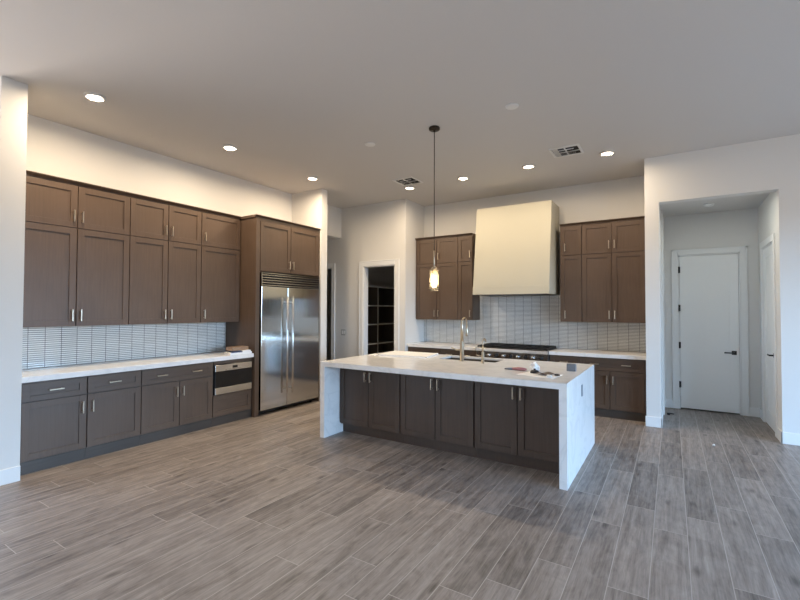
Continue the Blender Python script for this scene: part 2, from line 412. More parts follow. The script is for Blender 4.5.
# the rest of the great room around and behind the viewer
def wall_x_open(name, x0, x1, y0, y1, z1, openings, mat=WALL):
    mb = MB(); y = y0
    for a, b, h in openings:
        mb.box(x0, x1, y, a, 0, z1); mb.box(x0, x1, a, b, h, z1); y = b
    mb.box(x0, x1, y, y1, 0, z1)
    return struct(name, mb, mat)
wall_x_open('wall_right', ROOM_R, ROOM_R + .16, ROOM_B, YR + .16, ZC, [(-.5, 5.9, 2.72)])
wall_x_open('wall_far_left', ROOM_L - .16, ROOM_L, ROOM_B, Y0, ZC, [(-3.9, .5, 2.72)])
struct('wall_rear', bx(ROOM_L - .16, ROOM_R + .16, 9.3, 9.4, 0, ZC), WALL)
struct('wall_side_room', bx(ROOM_R, ROOM_R + .16, YR + .16, 9.3, 0, ZC), WALL)
struct('wall_side_passage', bx(ROOM_L - .16, ROOM_L, Y0, 9.3, 0, ZC), WALL)
struct('wall_front', bx(ROOM_L - .16, ROOM_R + .16, ROOM_B - .16, ROOM_B, 0, ZC), WALL)
def slider(name, x, y0, y1, n):
    mb = MB(); mb.box(x - .04, x + .04, y0, y0 + .06, 0, 2.72); mb.box(x - .04, x + .04, y1 - .06, y1, 0, 2.72)
    mb.box(x - .04, x + .04, y0, y1, 2.66, 2.72); mb.box(x - .04, x + .04, y0, y1, 0, .05)
    for k in range(1, n):
        y = y0 + (y1 - y0) * k / n; mb.box(x - .03, x + .03, y - .04, y + .04, .05, 2.66)
    struct(name, mb, BLACK)
slider('window_1', ROOM_R + .08, -.5, 5.9, 4)
slider('window_2', ROOM_L - .08, -3.9, .5, 3)

# baseboards
BH, BT = .135, .014
struct('baseboard_left', MB().box(XW, XW + BT, Y0 - .185 - BT, Y0 + .001, 0, BH, .003).box(ROOM_L, XW + BT, Y0 - .185 - BT, Y0 - .185, 0, BH, .003), TRIM)
struct('baseboard_alcove', MB().box(XR - .012, XJ + BT, YR - BT, YR, 0, BH, .003).box(XJ, XJ + BT, YR - BT, 8.1045, 0, BH, .003), TRIM)
struct('baseboard_right', MB().box(XH - BT, ROOM_R, YR - BT, YR, 0, BH, .003).box(XH - BT, XH, YR - BT, HY0 - .09, 0, BH, .003).box(XH - BT, XH, HY1 + .09, 8.1045, 0, BH, .003), TRIM)
struct('baseboard_hall', MB().box(XJ + BT, HX0 - .08, 8.1045 - BT, 8.1045, 0, BH, .003).box(HX1 + .08, XH - BT, 8.1045 - BT, 8.1045, 0, BH, .003), TRIM)
struct('baseboard_pantry', MB().box(DX1 + .085, PX0 - .105, YP - BT, YP, 0, BH, .003).box(PX1 + .1, XPC, YP - BT, YP, 0, BH, .003).box(XPC, XPC + BT, YP - BT, 6.85, 0, BH, .003), TRIM)
struct('baseboard_stub', MB().box(-5.02, -5.02 + BT, Y2, Y2 + .148 + BT, 0, BH, .003).box(XN, -5.02 + BT, Y2 + .148, Y2 + .148 + BT, 0, BH, .003), TRIM)

# door casings
def casing_y(name, x0, x1, z, y, wd, jamb):
    mb = MB(); t = .016
    mb.box(x0 - wd, x0, y - t, y, 0, z + wd, .003); mb.box(x1, x1 + wd, y - t, y, 0, z + wd, .003); mb.box(x0, x1, y - t, y, z, z + wd, .003)
    mb.box(x0 - wd, x0 - wd + .018, y - t - .006, y - t, 0, z + wd, .002); mb.box(x1 + wd - .018, x1 + wd, y - t - .006, y - t, 0, z + wd, .002)
    mb.box(x0 - wd, x1 + wd, y - t - .006, y - t, z + wd - .018, z + wd, .002)
    mb.box(x0, x0 + .018, y, y + jamb, 0, z, .001); mb.box(x1 - .018, x1, y, y + jamb, 0, z, .001); mb.box(x0, x1, y, y + jamb, z - .018, z, .001)
    return struct(name, mb, TRIM)
casing_y('trim_1', PX0, PX1, PZ, YP, .098, PT)
casing_y('trim_2', DX0, DX1, DZ, YP, .085, PT)
casing_y('trim_3', HX0, HX1, HZ, 8.1045, .085, T)
mb = MB(); t = .016
mb.box(XH - t, XH, HY0 - .085, HY0, 0, HZ + .085, .003); mb.box(XH - t, XH, HY1, HY1 + .085, 0, HZ + .085, .003); mb.box(XH - t, XH, HY0, HY1, HZ, HZ + .085, .003)
mb.box(XH, XH + T, HY0, HY0 + .018, 0, HZ); mb.box(XH, XH + T, HY1 - .018, HY1, 0, HZ); mb.box(XH, XH + T, HY0, HY1, HZ - .018, HZ)
struct('trim_4', mb, TRIM)

def panel_door_y(name, x0, x1, z0, z1, y):
    """two-panel flat door facing -Y with front face at y"""
    mb = MB(); st = .11; lock0, lock1 = .83, .90
    mb.box(x0, x1, y + .006, y + .04, z0, z1)
    mb.box(x0, x0 + st, y, y + .006, z0, z1); mb.box(x1 - st, x1, y, y + .006, z0, z1)
    for a, b in ((z0, z0 + .18), (lock0, lock1), (z1 - .13, z1)): mb.box(x0 + st, x1 - st, y, y + .006, a, b)
    return mb
root = bpy.data.objects.new('door_1', None); root.location = (.48, 8.12, 0); root['kind'] = 'structure'; COL.objects.link(root)
panel_door_y('slab', HX0 + .022, HX1 - .022, .022, HZ - .022, 8.108).build('door_slab', DOORP, root)
bx(HX1 - .112, HX1 - .052, 8.098, 8.108, .885, .945, bev=.002).build('rosette', BLACK, root)
MB().cyl(.011, (HX1 - .082, 8.055, .915), .045, 'y').box(HX1 - .205, HX1 - .066, 8.043, 8.058, .905, .925, .004).build('lever_handle', BLACK, root)
for z in (2.185, 1.584, 1.0, .386):
    MB().cyl(.008, (HX0 + .012, 8.092, z - .05), .10).box(HX0 + .004, HX0 + .03, 8.094, 8.106, z - .048, z + .048).build('hinge', BLACK, root)
root = bpy.data.objects.new('door_2', None); root.location = (XH + .05, 7.4, 0); root['kind'] = 'structure'; COL.objects.link(root)
mb = MB(); X_ = XH + .006
mb.box(X_ + .006, X_ + .04, HY0 + .02, HY1 - .02, .015, HZ - .02)
mb.box(X_, X_ + .006, HY0 + .02, HY0 + .13, .015, HZ - .02); mb.box(X_, X_ + .006, HY1 - .13, HY1 - .02, .015, HZ - .02)
for a, b in ((.015, .2), (.83, .9), (HZ - .15, HZ - .02)): mb.box(X_, X_ + .006, HY0 + .13, HY1 - .13, a, b)
mb.build('door_slab', DOORP, root)
bx(X_ - .01, X_, HY0 + .05, HY0 + .11, .955, 1.015, bev=.002).build('rosette', BLACK, root)
MB().cyl(.011, (X_ - .05, HY0 + .08, .985), .045, 'x').box(X_ - .06, X_ - .046, HY0 + .07, HY0 + .2, .975, .995, .004).build('lever_handle', BLACK, root)

# ================================================================== cabinets
def place(face, a0, a1, d0, d1, z0, z1):
    """box helper: face 'x' = cabinet facing +X (a = Y, d = depth from the face, inwards), 'y' = facing -Y (a = X)"""
    f, p = face
    if f == 'x': return (p - d1, p - d0, a0, a1, z0, z1)
    return (a0, a1, p + d0, p + d1, z0, z1)
def shaker(face, a0, a1, z0, z1, rail=.062, thick=.02):
    mb = MB(); r = min(rail, (z1 - z0) * .3)
    mb.box(*place(face, a0 + rail - .004, a1 - rail + .004, .0105, thick - .002, z0 + r - .004, z1 - r + .004))
    for q in ((a0, a0 + rail, z0, z1), (a1 - rail, a1, z0, z1), (a0 + rail, a1 - rail, z0, z0 + r), (a0 + rail, a1 - rail, z1 - r, z1)):
        mb.box(*place(face, q[0], q[1], 0, thick, q[2], q[3]), bev=.0012)
    return mb
def pull(face, a, z, length, vertical=True):
    mb = MB(); h = length / 2; wd = .0055
    if vertical:
        mb.box(*place(face, a - wd, a + wd, -.036, -.025, z - h, z + h), bev=.002)
        for s_ in (-1, 1): mb.box(*place(face, a - .0045, a + .0045, -.026, 0.002, z + s_ * h * .78 - .005, z + s_ * h * .78 + .005))
    else:
        mb.box(*place(face, a - h, a + h, -.036, -.025, z - wd, z + wd), bev=.002)
        for s_ in (-1, 1): mb.box(*place(face, a + s_ * h * .78 - .005, a + s_ * h * .78 + .005, -.026, 0.002, z - .0045, z + .0045))
    return mb
GAP = .0045
def loc_of(face, a0, a1, depth, z):
    return (face[1] - depth / 2, (a0 + a1) / 2, z) if face[0] == 'x' else ((a0 + a1) / 2, face[1] + depth / 2, z)
def door(root, face, a0, a1, z0, z1, pa, pz, plen, vertical=True, name='door', mat=None):
    d = shaker(face, a0 + GAP, a1 - GAP, z0, z1).build(name, mat or CAB, root)
    for a in (pa if isinstance(pa, (list, tuple)) else [pa]):
        if a is not None: pull(face, a, pz, plen, vertical).build('handle', NICKEL, d)
    return d
def wall_unit(face, a0, a1, doors, label, depth=.345, group=None):
    """stacked wall cabinet; doors = list of (a0, a1, pull position)"""
    root = thing('wall_cabinet', label, 'cabinet', loc_of(face, a0, a1, depth, 1.36), group)
    mb = MB(); mb.box(*place(face, a0 + .001, a1 - .001, .021, depth, 1.36, 2.875)); mb.build('carcass', CAB, root)
    for d0, d1, pa in doors:
        door(root, face, d0, d1, 1.362, 2.405, pa, 1.478, .125)
        door(root, face, d0, d1, 2.413, 2.862, pa, 2.535, .125)
    return root
FL = ('x', -5.383)
wall_unit(FL, 1.486, 2.045 + .53, [(1.515, 2.045, 2.005), (2.045, 2.575, 2.085)], 'leftmost two-door brown wall cabinet, next to the near white wall end')
wall_unit(FL, 2.575, 3.487, [(2.575, 3.033, 2.993), (3.033, 3.487, 3.073)], 'two-door brown wall cabinet in the middle of the left wall row')
wall_unit(FL, 3.487, 4.112, [(3.487, 4.106, 3.533)], 'single-door brown wall cabinet on the left wall beside the tall fridge surround')
FB = ('y', 7.142)
wall_unit(FB, -4.158, -3.268, [(-4.134, -3.70, -3.738), (-3.70, -3.268, -3.662)], 'two-door brown wall cabinet on the back wall behind the hanging lamp')
wall_unit(FB, -3.268, -2.985, [(-3.268, -2.988, -3.03)], 'narrow single-door brown wall cabinet just left of the range hood', )
wall_unit(FB, -1.497, -1.173, [(-1.494, -1.173, -1.418)], 'narrow single-door brown wall cabinet just right of the range hood')
wall_unit(FB, -1.173, -.300, [(-1.173, -.752, -.79), (-.752, -.310, -.715)], 'two-door brown wall cabinet on the back wall against the right white wall end')

# crown strips along the cabinet tops
def crown(a0, a1, axis, f, back, label):
    s_ = 1 if axis == 'y' else -1          # left run faces +X, back run faces -Y
    prof = [(back, 2.8765), (f - s_ * .012, 2.8765), (f - s_ * .012, 2.884), (f + s_ * .022, 2.906), (f + s_ * .022, 2.912), (back, 2.912)]
    mb = MB().prism(prof, a0, a1, axis)
    return tag(center(mb.build('crown_moulding', CAB)), label, 'moulding')
crown(1.486, 4.10, 'y', -5.383, -5.725, 'dark brown crown strip along the top of the left wall cabinets')
crown(-4.158, -2.985, 'x', 7.142, 7.495, 'dark brown crown strip on the back wall cabinets left of the hood')
crown(-1.497, -.300, 'x', 7.142, 7.495, 'dark brown crown strip on the back wall cabinets right of the hood')

# ---- base cabinets on the left wall
FBL = ('x', -5.095)
BD = .62
def base_unit(face, a0, a1, doors, drawers, label, depth=BD, dtop=.842, dsplit=.672, body_top=.858, kick=.02, hmat=CABH):
    root = thing('base_cabinet', label, 'cabinet', loc_of(face, a0, a1, depth, 0))
    mb = MB(); mb.box(*place(face, a0 + .001, a1 - .001, .021, depth, .115, body_top)); mb.build('carcass', CAB, root)
    bx(*place(face, a0 + .001, a1 - .001, kick, depth - .02, 0, .114)).build('toe_kick', KICK, root)
    for d0, d1, pa in doors: door(root, face, d0, d1, .125, dsplit - .004 if drawers else dtop, pa, (.545 if drawers else .735), .12)
    for d0, d1, pa in drawers: door(root, face, d0, d1, dsplit + .004, dtop, pa, .765, .12, False, 'drawer', hmat)
    return root
base_unit(FBL, 1.488, 2.047, [(1.515, 2.047, 2.005)], [(1.515, 2.047, 1.78)], 'one-drawer one-door brown base cabinet at the near left end against the white wall end')
base_unit(FBL, 2.047, 2.585, [(2.05, 2.585, 2.095)], [(2.05, 2.585, 2.30)], 'second brown base cabinet from the left white wall end, door handle at its left edge')
base_unit(FBL, 2.585, 3.485, [(2.585, 3.035, 2.995), (3.035, 3.485, 3.075)], [(2.585, 3.485, (2.81, 3.25))], 'double-door brown base cabinet with one wide two-handle drawer, left of the microwave drawer')
root = thing('base_cabinet', 'brown base cabinet holding the built-in steel microwave drawer, beside the fridge', 'cabinet', (-5.40, 3.80, 0))
bx(-5.715, -5.116, 3.486, 4.112, .115, .405).build('carcass', CAB, root)
MB().box(-5.715, -5.116, 3.486, 3.502, .405, .858).box(-5.715, -5.116, 4.098, 4.112, .405, .858).box(-5.715, -5.102, 3.502, 4.098, .812, .858).build('carcass_frame', CAB, root)
bx(-5.695, -5.115, 3.487, 4.112, 0, .114).build('toe_kick', KICK, root)
shaker(FBL, 3.492, 4.10, .125, .402).build('bottom_panel', CABH, root)
root = thing('microwave_drawer', 'built-in steel microwave drawer with black glass window at the right end of the left counter', 'microwave', (-5.4, 3.8, .46))
bx(-5.65, -5.10, 3.506, 4.094, .41, .806).build('housing', BLACK, root)
MB().box(-5.10, -5.078, 3.508, 4.092, .717, .803, .004).box(-5.10, -5.078, 3.508, 4.092, .413, .503, .004).build('steel_front', STEELH, root)
bx(-5.10, -5.082, 3.508, 4.092, .505, .715, bev=.002).build('glass_window', GLASSB, root)
bx(-5.078, -5.0765, 3.77, 3.85, .745, .778).build('display', GLASSB, root)
MB().prism([(3.66, .722), (3.93, .722), (3.915, .734), (3.675, .734)], -5.078, -5.066, 'x', .001).build('grip', STEELH, root)

# ---- counters
def quartz_slab(mb, label, name='countertop'):
    return tag(center(mb.build(name, QUARTZ)), label, 'countertop')
quartz_slab(bx(-5.728, -5.066, 1.484, 4.114, .860, .914, bev=.002), 'long white quartz countertop on the left wall base cabinets')
tag(center(bx(-5.731, -5.722, 1.484, 4.114, .916, 1.358).build('tile_backsplash', TILE_L)), 'glossy pale stacked tile backsplash above the left countertop', 'backsplash')
YF = 6.83
quartz_slab(bx(-4.158, -2.787, YF, 7.495, .860, .914, bev=.002), 'white quartz countertop on the back wall left of the range')
quartz_slab(bx(-1.603, -.299, YF, 7.495, .860, .914, bev=.002), 'white quartz countertop on the back wall right of the range')
mb = MB(); mb.box(-4.158, -.299, 7.488, 7.499, .916, 1.358); mb.box(-2.983, -1.499, 7.488, 7.499, 1.358, 1.79)
tag(center(mb.build('tile_backsplash', TILE_B)), 'grey stacked tile backsplash on the back wall behind the range', 'backsplash')

# ---- back wall base cabinets
FBB = ('y', 6.86)
base_unit(FBB, -4.155, -3.47, [(-4.14, -3.81, -3.85), (-3.81, -3.47, -3.77)], [(-4.14, -3.47, (-3.97, -3.64))], 'brown base cabinet on the back wall at the pantry corner, seen above the island', hmat=CABX)
base_unit(FBB, -3.47, -2.79, [(-3.47, -3.13, -3.17), (-3.13, -2.79, -3.09)], [(-3.47, -2.79, (-3.30, -2.96))], 'brown base cabinet immediately left of the range, behind the island faucet', hmat=CABX)
base_unit(FBB, -1.60, -1.172, [(-1.597, -1.172, -1.21)], [(-1.597, -1.172, -1.385)], 'narrow brown base cabinet immediately right of the range', hmat=CABX)
base_unit(FBB, -1.172, -.300, [(-1.172, -.757, -.796), (-.757, -.325, -.718)], [(-1.172, -.325, (-.96, -.548))], 'brown base cabinet with doors and drawer standing at the right white wall end', hmat=CABX)

# ---- tall surround and refrigerator
root = thing('refrigerator_surround', 'tall brown cabinet surround with two upper doors around the steel refrigerator', 'cabinet', (-5.38, 4.78, 0))
bx(-5.725, -5.05, 4.121, 4.192, 0, 2.875, bev=.002).build('side_panel', CAB, root)
bx(-5.725, -5.05, 5.424, 5.446, 0, 2.875, bev=.002).build('side_panel', CAB, root)
bx(-5.72, -5.072, 4.192, 5.424, 2.10, 2.875).build('upper_box', CAB, root)
FT = ('x', -5.05)
door(root, FT, 4.196, 4.790, 2.108, 2.835, 4.752, 2.228, .125)
door(root, FT, 4.790, 5.420, 2.108, 2.835, 4.828, 2.228, .125)
bx(-5.07, -5.052, 4.192, 5.424, 2.838, 2.876).build('top_rail', CABH, root)
MB().prism([(-5.725, 2.8765), (-5.06, 2.8765), (-5.06, 2.884), (-5.028, 2.906), (-5.028, 2.912), (-5.725, 2.912)], 4.104, 5.446, 'y').build('crown', CAB, root)
root = thing('refrigerator', 'large built-in stainless double-door refrigerator with top louvre grille', 'refrigerator', (-5.4, 4.81, 0))
bx(-5.70, -5.075, 4.206, 5.412, .075, 2.085).build('body', BLACK, root)
bx(-5.66, -5.12, 4.206, 5.412, .02, .075).build('kick_plate', BLACK, root)
for y in (4.26, 5.34):
    MB().cyl(.02, (-5.14, y, 0), .03).build('foot', BLACK, root)
bx(-5.073, -5.025, 4.206, 4.706, .075, 1.880, bev=.005).build('freezer_door', BRUSHED, root)
bx(-5.073, -5.025, 4.712, 5.412, .075, 1.880, bev=.005).build('refrigerator_door', BRUSHED, root)
for y in (4.655, 4.765):
    MB().cyl(.014, (-4.965, y, .265), 1.47).cyl(.010, (-5.03, y, .34), .07, 'x').cyl(.010, (-5.03, y, 1.66), .07, 'x').build('bar_handle', STEELH, root)
mb = MB()
for k in range(5):
    z = 1.893 + k * .037
    mb.prism([(-5.07, z), (-5.028, z + .002), (-5.028, z + .012), (-5.07, z + .030)], 4.212, 5.406, 'y')
# (the louvre slats run the full width)
g = mb.build('louvre_grille', STEELH, root)
MB().box(-5.07, -5.024, 4.206, 4.216, 1.884, 2.082).box(-5.07, -5.024, 5.402, 5.412, 1.884, 2.082).box(-5.07, -5.024, 4.216, 5.402, 2.072, 2.082).build('grille_frame', STEEL, root)

# ---- range hood
root = thing('range_hood', 'tall cream plaster range hood over the stove on the back wall', 'range hood', (-2.18, 7.1, 1.795))
HXa, HXb = -2.83, -1.575
mb = MB()
mb.prism([(6.785, 1.93), (7.499, 1.93), (7.499, 3.275), (6.96, 3.275)], HXa + .004, HXb - .004, 'x', .004)
mb.build('hood_shell', HOODP, root)
MB().prism([(6.772, 1.797), (7.499, 1.797), (7.499, 1.931), (6.782, 1.931)], HXa, HXb, 'x', .004).build('bottom_band', HOODP, root)
bx(HXa + .06, HXb - .06, 6.80, 7.44, 1.79, 1.799).build('filter_panel', SINKS, root)

# ---- range
root = thing('range', 'wide stainless gas range with black grates under the hood', 'range', (-2.165, 7.14, 0))
RX0, RX1 = -2.783, -1.608
bx(RX0, RX1, 6.86, 7.485, .10, .895).build('body', STEEL, root)
bx(RX0 + .03, RX1 - .03, 6.92, 7.47, 0, .10).build('kick_base', BLACK, root)
bx(RX0, RX1, 6.80, 7.485, .895, .918, bev=.004).build('cooktop_tray', IRON, root)
MB().prism([(6.775, .862), (6.86, .862), (6.86, .924), (6.80, .924), (6.778, .912)], RX0, RX1, 'x', .003).build('front_rail', STEELH, root)
bx(RX0, RX1, 6.815, 6.86, .745, .861, bev=.003).build('control_panel', STEELH, root)
for k in range(9):
    x = RX0 + .11 + k * (RX1 - RX0 - .22) / 8
    MB().lathe([(0, 0), (.030, 0), (.032, -.008), (.026, -.012), (.024, -.042), (.018, -.048), (0, -.048)], (x, 6.815, .803), 20, 'y').build('knob', STEELH if k % 2 else BLACK, root)
for a, b in ((RX0 + .01, RX0 + .44), (RX0 + .45, RX1 - .01)):
    d = bx(a, b, 6.825, 6.86, .19, .735, bev=.004).build('oven_door', STEEL, root)
    MB().cyl(.012, (a + .04, 6.775, .69), b - a - .08, 'x').cyl(.008, (a + .08, 6.775, .69), .05, 'y').cyl(.008, (b - .08, 6.775, .69), .05, 'y').build('oven_handle', STEELH, d)
for k in range(4):
    a = RX0 + .02 + k * .284; b = a + .279
    mb = MB()
    mb.box(a, b, 6.825, 6.84, .93, .952).box(a, b, 7.44, 7.455, .93, .952).box(a, a + .014, 6.825, 7.455, .93, .952).box(b - .014, b, 6.825, 7.455, .93, .952).box(a, b, 7.133, 7.147, .93, .952)
    for q in (.25, .5, .75): mb.box(a + (b - a) * q - .006, a + (b - a) * q + .006, 6.825, 7.455, .934, .954)
    for px in (a, b - .014):
        for py in (6.825, 7.44): mb.box(px, px + .014, py, py + .015, .917, .931)
    mb.build('grate', IRON, root)
    for py in (6.985, 7.295):
        MB().lathe([(0, 0), (.05, 0), (.05, .008), (.038, .012), (.036, .016), (0, .017)], ((a + b) / 2, py, .917), 24).build('burner', BLACK, root)

# ================================================================== island
IX0, IX1, IY0, IY1 = -3.6146, -.7697, 3.923, 5.479
LT = .066; SX0, SX1, SY0, SY1 = -2.56, -1.80, 5.0, 5.38
root = thing('waterfall_countertop', 'white quartz waterfall countertop with two slab sides over the kitchen island', 'countertop', (-2.192, 4.7, 0))
mb = MB()
ZT = .892
mb.box(IX0, SX0, IY0, IY1, ZT, .914).box(SX1, IX1, IY0, IY1, ZT, .914).box(SX0, SX1, IY0, SY0, ZT, .914).box(SX0, SX1, SY1, IY1, ZT, .914)
mb.box(IX0, IX1, IY0, IY0 + .03, .858, ZT).box(IX0, IX1, IY1 - .03, IY1, .858, ZT).box(IX0, IX0 + LT, IY0 + .03, IY1 - .03, .858, ZT).box(IX1 - LT, IX1, IY0 + .03, IY1 - .03, .858, ZT)
mb.build('top_slab', QUARTZ, root)
bx(IX0, IX0 + LT, IY0, IY1, 0, .858).build('side_slab', QUARTZ, root)
sd = bx(IX1 - LT, IX1, IY0, IY1, 0, .858).build('side_slab', QUARTZ, root)
o = MB().box(IX1, IX1 + .005, 4.632, 4.686, .683, .800, .002).build('outlet', GREYP, sd)
# sink
root = thing('sink', 'undermount steel sink let into the island countertop behind the gold faucet', 'sink', (-2.18, 5.19, .66))
mb = MB(); mb.box(SX0 - .012, SX1 + .012, SY0 - .012, SY1 + .012, .648, .660)
mb.box(SX0 - .012, SX0, SY0 - .012, SY1 + .012, .660, .890).box(SX1, SX1 + .012, SY0 - .012, SY1 + .012, .660, .890)
mb.box(SX0, SX1, SY0 - .012, SY0, .660, .890).box(SX0, SX1, SY1, SY1 + .012, .660, .890)
mb.build('basin', SINKS, root)
MB().lathe([(0, 0), (.045, 0), (.045, .004), (.03, .006), (0, .004)], (-2.18, 5.19, .660), 24).build('drain', STEELH, root)
# island cabinets
FI = ('y', 4.20)
seams = [IX0 + LT + .002, -3.0975, -2.645, -2.1925, -1.74, -1.2875, IX1 - LT - .002]
labs = ['two-door brown island cabinet at the left end, next to the left white slab side',
        'two-door brown island cabinet in the middle of the island front',
        'two-door brown island cabinet at the right end, next to the right white slab side']
for k in range(3):
    a0, a1, a2 = seams[2 * k], seams[2 * k + 1], seams[2 * k + 2]
    root = thing('island_cabinet', labs[k], 'cabinet', ((a0 + a2) / 2, 4.6, 0))
    top = .886 if k != 1 else .64
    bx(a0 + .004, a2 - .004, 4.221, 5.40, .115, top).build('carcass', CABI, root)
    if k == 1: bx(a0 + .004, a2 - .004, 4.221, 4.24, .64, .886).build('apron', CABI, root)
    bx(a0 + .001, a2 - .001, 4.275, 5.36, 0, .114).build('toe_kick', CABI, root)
    for a, b, pa in ((a0 + .004, a1, a1 - .038), (a1, a2 - .004, a1 + .038)):
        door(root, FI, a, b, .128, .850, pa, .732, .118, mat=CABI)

# ---- faucets
root = thing('kitchen_faucet', 'tall brushed gold arched pull-down faucet standing at the island sink', 'faucet', (-2.20, 4.93, .914))
fx, fy = -2.20, 4.93
mb = MB(); mb.lathe([(0, 0), (.030, 0), (.030, .006), (.026, .010), (.026, .24), (.022, .25), (0, .25)], (fx, fy, .914), 24); mb.build('base_column', BRASS, root)
MB().lathe([(0, 1.15), (.019, 1.15), (.019, 1.375), (.013, 1.39), (0, 1.39)], (fx, fy, 0), 20).build('riser', BRASS, root)
arc = [(fx, fy, 1.37)]
for k in range(0, 13):
    a = PI * k / 12; arc.append((fx, fy + .075 * (1 - math.cos(a)), 1.39 + .055 * math.sin(a)))
arc += [(fx, fy + .15, 1.33)]
MB().tube(arc, .010, 14).build('spout', BRASS, root)
MB().lathe([(0, 0), (.014, 0), (.017, .01), (.015, .12), (.010, .13), (0, .13)], (fx, fy + .15, 1.215), 18).build('spray_head', BRASS, root)
MB().cyl(.011, (fx - .085, fy, 1.05), .06, 'x').tube([(fx - .075, fy, 1.05), (fx - .14, fy - .01, 1.075)], [.009, .006]).build('lever', BRASS, root)
root = thing('water_faucet', 'small slim gold filtered-water faucet right of the tall island faucet', 'faucet', (-1.90, 4.86, .914))
fx, fy = -1.90, 4.86
MB().lathe([(0, 0), (.024, 0), (.024, .006), (.018, .012), (.017, .13), (.012, .14), (0, .14)], (fx, fy, .914), 20).build('base_column', BRASS, root)
arc = [(fx, fy, 1.05), (fx, fy, 1.15)]
for k in range(0, 11):
    a = PI * .9 * k / 10; arc.append((fx, fy + .05 * (1 - math.cos(a)), 1.15 + .05 * math.sin(a)))
MB().tube(arc, .0085, 12).build('spout', BRASS, root)
MB().tube([(fx - .01, fy, 1.0), (fx - .06, fy, 1.005), (fx - .085, fy, 1.01)], [.007, .006, .005]).build('lever', BRASS, root)

# ---- things lying on the island
def sheet(pts, z, th, name, mat, label, cat, wav=0):
    t = bmesh.new(); n = 10
    P = [Vector((*p, 0)) for p in pts]; V = {}
    for s_ in (0, 1):
        for i in range(n + 1):
            for j in range(n + 1):
                u, v = i / n, j / n
                q = (P[0] * (1 - u) + P[1] * u) * (1 - v) + (P[3] * (1 - u) + P[2] * u) * v
                hgt = wav * (math.sin(u * 5 + v * 2) * math.sin(v * 4 + 1) + 1) * (1 if wav else 0)
                V[s_, i, j] = t.verts.new((q.x, q.y, z + hgt + s_ * th))
    for i in range(n):
        for j in range(n):
            t.faces.new((V[1, i, j], V[1, i + 1, j], V[1, i + 1, j + 1], V[1, i, j + 1]))
            t.faces.new((V[0, i, j], V[0, i, j + 1], V[0, i + 1, j + 1], V[0, i + 1, j]))
    for i in range(n):
        for (a, b) in (((i, 0), (i + 1, 0)), ((i + 1, n), (i, n)), ((0, i + 1), (0, i)), ((n, i), (n, i + 1))):
            t.faces.new((V[0, a[0], a[1]], V[0, b[0], b[1]], V[1, b[0], b[1]], V[1, a[0], a[1]]))
    mb = MB(); mb.merge(t)
    return tag(center(mb.build(name, mat)), label, cat)
sheet([(-3.42, 4.86), (-2.70, 4.94), (-2.79, 5.44), (-3.50, 5.42)], .915, .018, 'foam_board', PAPER, 'large thin white board lying on the left back of the island top', 'board')
sheet([(-3.56, 4.83), (-3.44, 4.80), (-3.46, 4.98), (-3.58, 5.0)], .915, .006, 'paper_note', PAPER, 'small white paper on the island corner left of the board', 'paper')
sheet([(-1.30, 4.20), (-.93, 4.11), (-.90, 4.42), (-1.24, 4.47)], .915, .002, 'paper_sheet', PAPER, 'white paper sheet near the right front corner of the island', 'paper')
# crumpled white wrapper
t = bmesh.new(); bmesh.ops.create_icosphere(t, subdivisions=3, radius=1)
for v in t.verts:
    k = 1 + .35 * math.sin(v.co.x * 5 + 1) * math.sin(v.co.y * 6) + .2 * math.sin(v.co.z * 9 + v.co.x * 7)
    v.co = Vector((v.co.x * .044 * k, v.co.y * .04 * k, max(-.03, v.co.z * .042 * k + (.014 if v.co.z > .6 else 0))))
bmesh.ops.translate(t, vec=(-1.20, 4.52, .945), verts=t.verts[:])
mb = MB(); mb.merge(t, 0, False)
tag(center(mb.build('crumpled_wrapper', PAPER)), 'crumpled white wrapper standing on the island behind the dark items', 'wrapper')
root = thing('marker_tool', 'small red and grey hand tool lying left of the crumpled wrapper', 'tool', (-1.38, 4.47, .915))
MB().tube([(-1.42, 4.47, .931), (-1.36, 4.475, .935), (-1.30, 4.48, .933), (-1.275, 4.482, .931)], [.013, .018, .017, .010], 14).build('red_grip', RED, root)
MB().tube([(-1.50, 4.46, .927), (-1.46, 4.465, .928), (-1.418, 4.47, .930)], [.008, .012, .012], 12).build('grey_tip', GREYP, root)
root = thing('bottle_stopper', 'round black stopper lying in front of the crumpled wrapper', 'stopper', (-1.165, 4.38, .9175))
MB().lathe([(0, 0), (.042, 0), (.045, .006), (.040, .022), (.024, .030), (0, .030)], (-1.165, 4.38, .9175), 24).build('cap_disc', BLACK, root)
MB().lathe([(0, 0), (.012, 0), (.012, .014), (0, .016)], (-1.165, 4.38, .9473), 16).build('cap_knob', BLACK, root)
sheet([(-1.13, 4.27), (-1.00, 4.24), (-.965, 4.36), (-1.09, 4.39)], .918, .006, 'leather_pouch', PLUM, 'dark plum folded pouch lying on the white paper sheet', 'pouch', wav=.009)
tag(center(bx(-1.00, -.955, 4.165, 4.205, .9175, .94, bev=.006).build('small_box', PLASTIC)), 'tiny white box at the front edge of the paper sheet', 'box')
tag(center(MB().tube([(-.955, 4.295, .929), (-.93, 4.30, .929), (-.905, 4.302, .927)], [.008, .011, .006], 10).build('black_plug', BLACK)), 'tiny black plug right of the plum pouch', 'plug')
root = thing('grey_block', 'square grey block standing near the right edge of the island top', 'block', (-.885, 4.76, .9145))
bx(-.932, -.842, 4.735, 4.79, .9145, .985, bev=.004).build('block_body', GREYP, root)
bx(-.928, -.846, 4.738, 4.787, .985, .990, bev=.002).build('block_lid', GREYP, root)

